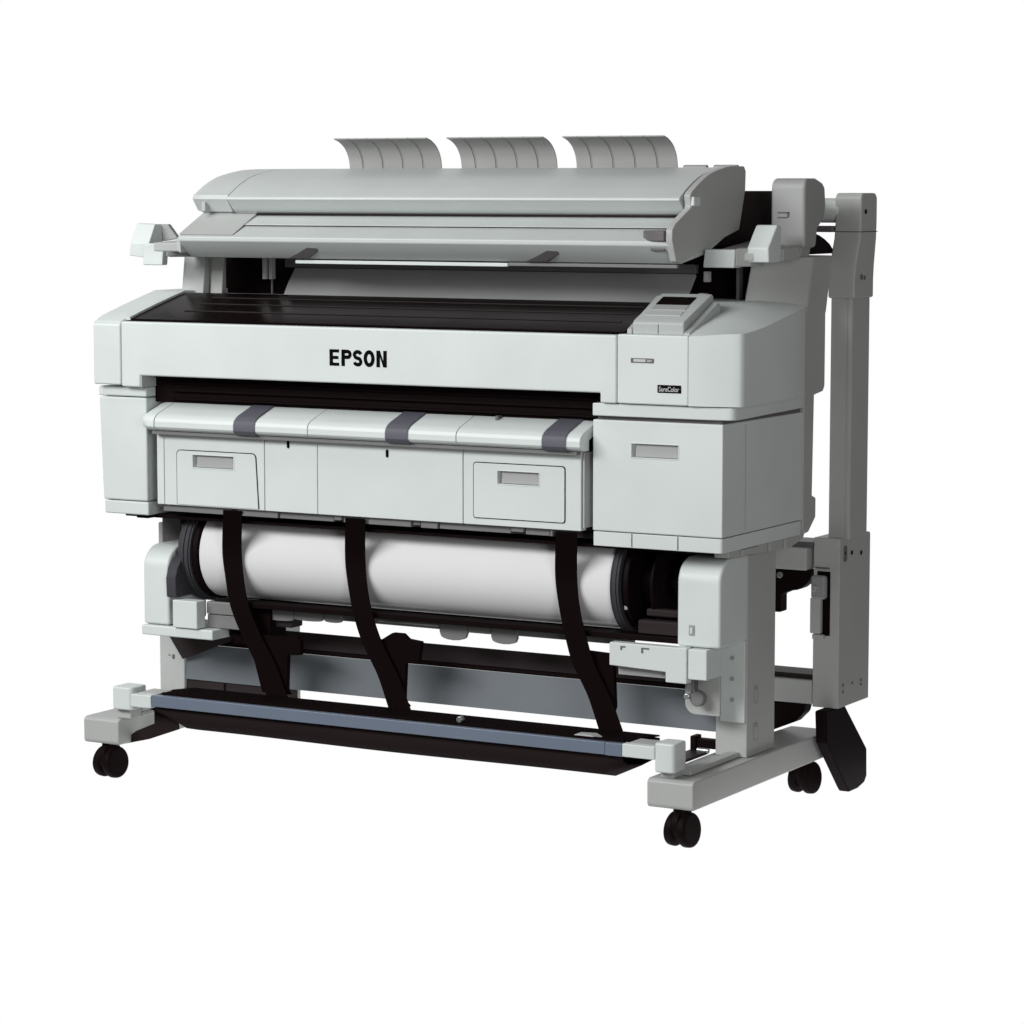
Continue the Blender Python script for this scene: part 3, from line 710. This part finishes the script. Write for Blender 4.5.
# left arm, mirrored
prism('side_arm', [(.10, 1.068), (.10, 1.086), (.36, 1.098), (.36, 1.064)], -1.345, -1.252, 'x', OFFW, ST, .003)
prism('arm_pad', [(-1.410, 1.038), (-1.407, 1.083), (-1.356, 1.084), (-1.360, 1.038)], .150, .17, 'y', WHITE, ST, .003)
prism('arm_pad_side', [(-1.352, .152), (-1.322, .19), (-1.322, .25), (-1.352, .25)], 1.055, 1.084, 'z', OFFW, ST, .004)
bm = nb()
V = [bm.verts.new(p) for p in [(-1.461, .172, 1.057), (-1.415, .172, 1.052), (-1.408, .170, 1.083), (-1.414, .20, 1.122), (-1.462, .20, 1.1235), (-1.456, .170, 1.083),
                               (-1.461, .22, 1.057), (-1.415, .22, 1.052), (-1.408, .22, 1.083), (-1.414, .225, 1.122), (-1.462, .225, 1.1235), (-1.456, .22, 1.083)]]
for f in ((0, 1, 2, 5), (5, 2, 3, 4), (6, 7, 8, 11), (11, 8, 9, 10), (0, 6, 7, 1), (1, 7, 8, 2), (2, 8, 9, 3), (3, 9, 10, 4), (4, 10, 11, 5), (5, 11, 6, 0)): bm.faces.new([V[i] for i in f])
finish('arm_block', bm, WHITE, ST, .002, 3)
prism('block_web', [(-1.413, 1.086), (-1.420, 1.122), (-1.398, 1.122), (-1.372, 1.092)], .222, .235, 'y', GREYP, ST, .002)
# left post, mostly hidden behind the printer
box('post', -1.36, -1.32, .475, .595, .0, 1.05, OFFW, ST, .003)

# ============================================================ SETTING
def flat_white(name):
    m = bpy.data.materials.new(name); m.use_nodes = True; nt = m.node_tree
    for n in list(nt.nodes): nt.nodes.remove(n)
    e = nt.nodes.new('ShaderNodeEmission'); e.inputs[0].default_value = (1, 1, 1, 1); e.inputs[1].default_value = 1.0
    o = nt.nodes.new('ShaderNodeOutputMaterial'); nt.links.new(e.outputs[0], o.inputs[0]); return m
bm = nb()
v = [bm.verts.new(p) for p in [(-1.55, -.13, -.001), (.14, -.13, -.001), (.14, .80, -.001), (-1.55, .80, -.001)]]
bm.faces.new(v)
fl = finish('floor', bm, flat_white('glowing_white_floor'), None, 0)  # no lamp beneath: emission added so the floor stays pure white, without shadows
fl['kind'] = 'structure'

# ------------------------------------------------------------ camera
th = math.radians(29.6); pt = math.radians(6.27)
R = Vector((math.cos(th), math.sin(th), 0))
F = Vector((-math.sin(th)*math.cos(pt), math.cos(th)*math.cos(pt), -math.sin(pt)))
U = R.cross(F)
cam = bpy.data.cameras.new('camera'); co = bpy.data.objects.new('camera', cam); COL.objects.link(co)
M = Matrix((R, U, -F)).transposed().to_4x4(); M.translation = Vector((2.30934, -4.84012, 1.19927))
co.matrix_world = M
cam.sensor_width = 36; cam.lens = 2957/1024*36; cam.clip_start = .1; cam.clip_end = 60
sc.camera = co

# ------------------------------------------------------------ world: white studio backdrop behind the machine, dim room in front
w = bpy.data.worlds.new('World'); sc.world = w; w.use_nodes = True; nt = w.node_tree
bg = nt.nodes['Background']
tc = nt.nodes.new('ShaderNodeTexCoord')
dt = nt.nodes.new('ShaderNodeVectorMath'); dt.operation = 'DOT_PRODUCT'
dt.inputs[1].default_value = F
nt.links.new(tc.outputs['Generated'], dt.inputs[0])
cr = nt.nodes.new('ShaderNodeValToRGB')
cr.color_ramp.elements[0].position = .68; cr.color_ramp.elements[0].color = (.11, .106, .104, 1)
cr.color_ramp.elements[1].position = .90; cr.color_ramp.elements[1].color = (1, 1, 1, 1)
nt.links.new(dt.outputs['Value'], cr.inputs['Fac']); nt.links.new(cr.outputs['Color'], bg.inputs['Color'])
bg.inputs['Strength'].default_value = 1.0

def area(name, loc, target, sx, sy, power, col=(1, 1, 1)):
    l = bpy.data.lights.new(name, 'AREA'); l.shape = 'RECTANGLE'; l.size = sx; l.size_y = sy; l.energy = power; l.color = col
    o = bpy.data.objects.new(name, l); COL.objects.link(o); o.location = loc
    d = Vector(target)-Vector(loc); o.rotation_euler = d.to_track_quat('-Z', 'Y').to_euler(); return o
area('key_softbox', (-2.3, -3.9, 2.75), (-.7, 0, .6), 3.6, 1.3, 198, (1, 1, 1))
area('top_softbox', (-1.9, -.7, 2.35), (-1.2, .1, 1.1), .8, .6, 8)
area('side_fill', (2.7, -3.1, 1.2), (0, .0, .6), 1.3, 1.2, 42, (1, .985, .97))

# ------------------------------------------------------------ render
sc.render.engine = 'CYCLES'
sc.render.resolution_x = sc.render.resolution_y = 1024
sc.view_settings.view_transform = 'Standard'; sc.view_settings.look = 'None'
sc.view_settings.exposure = 0; sc.view_settings.gamma = 1; sc.view_settings.use_curve_mapping = False
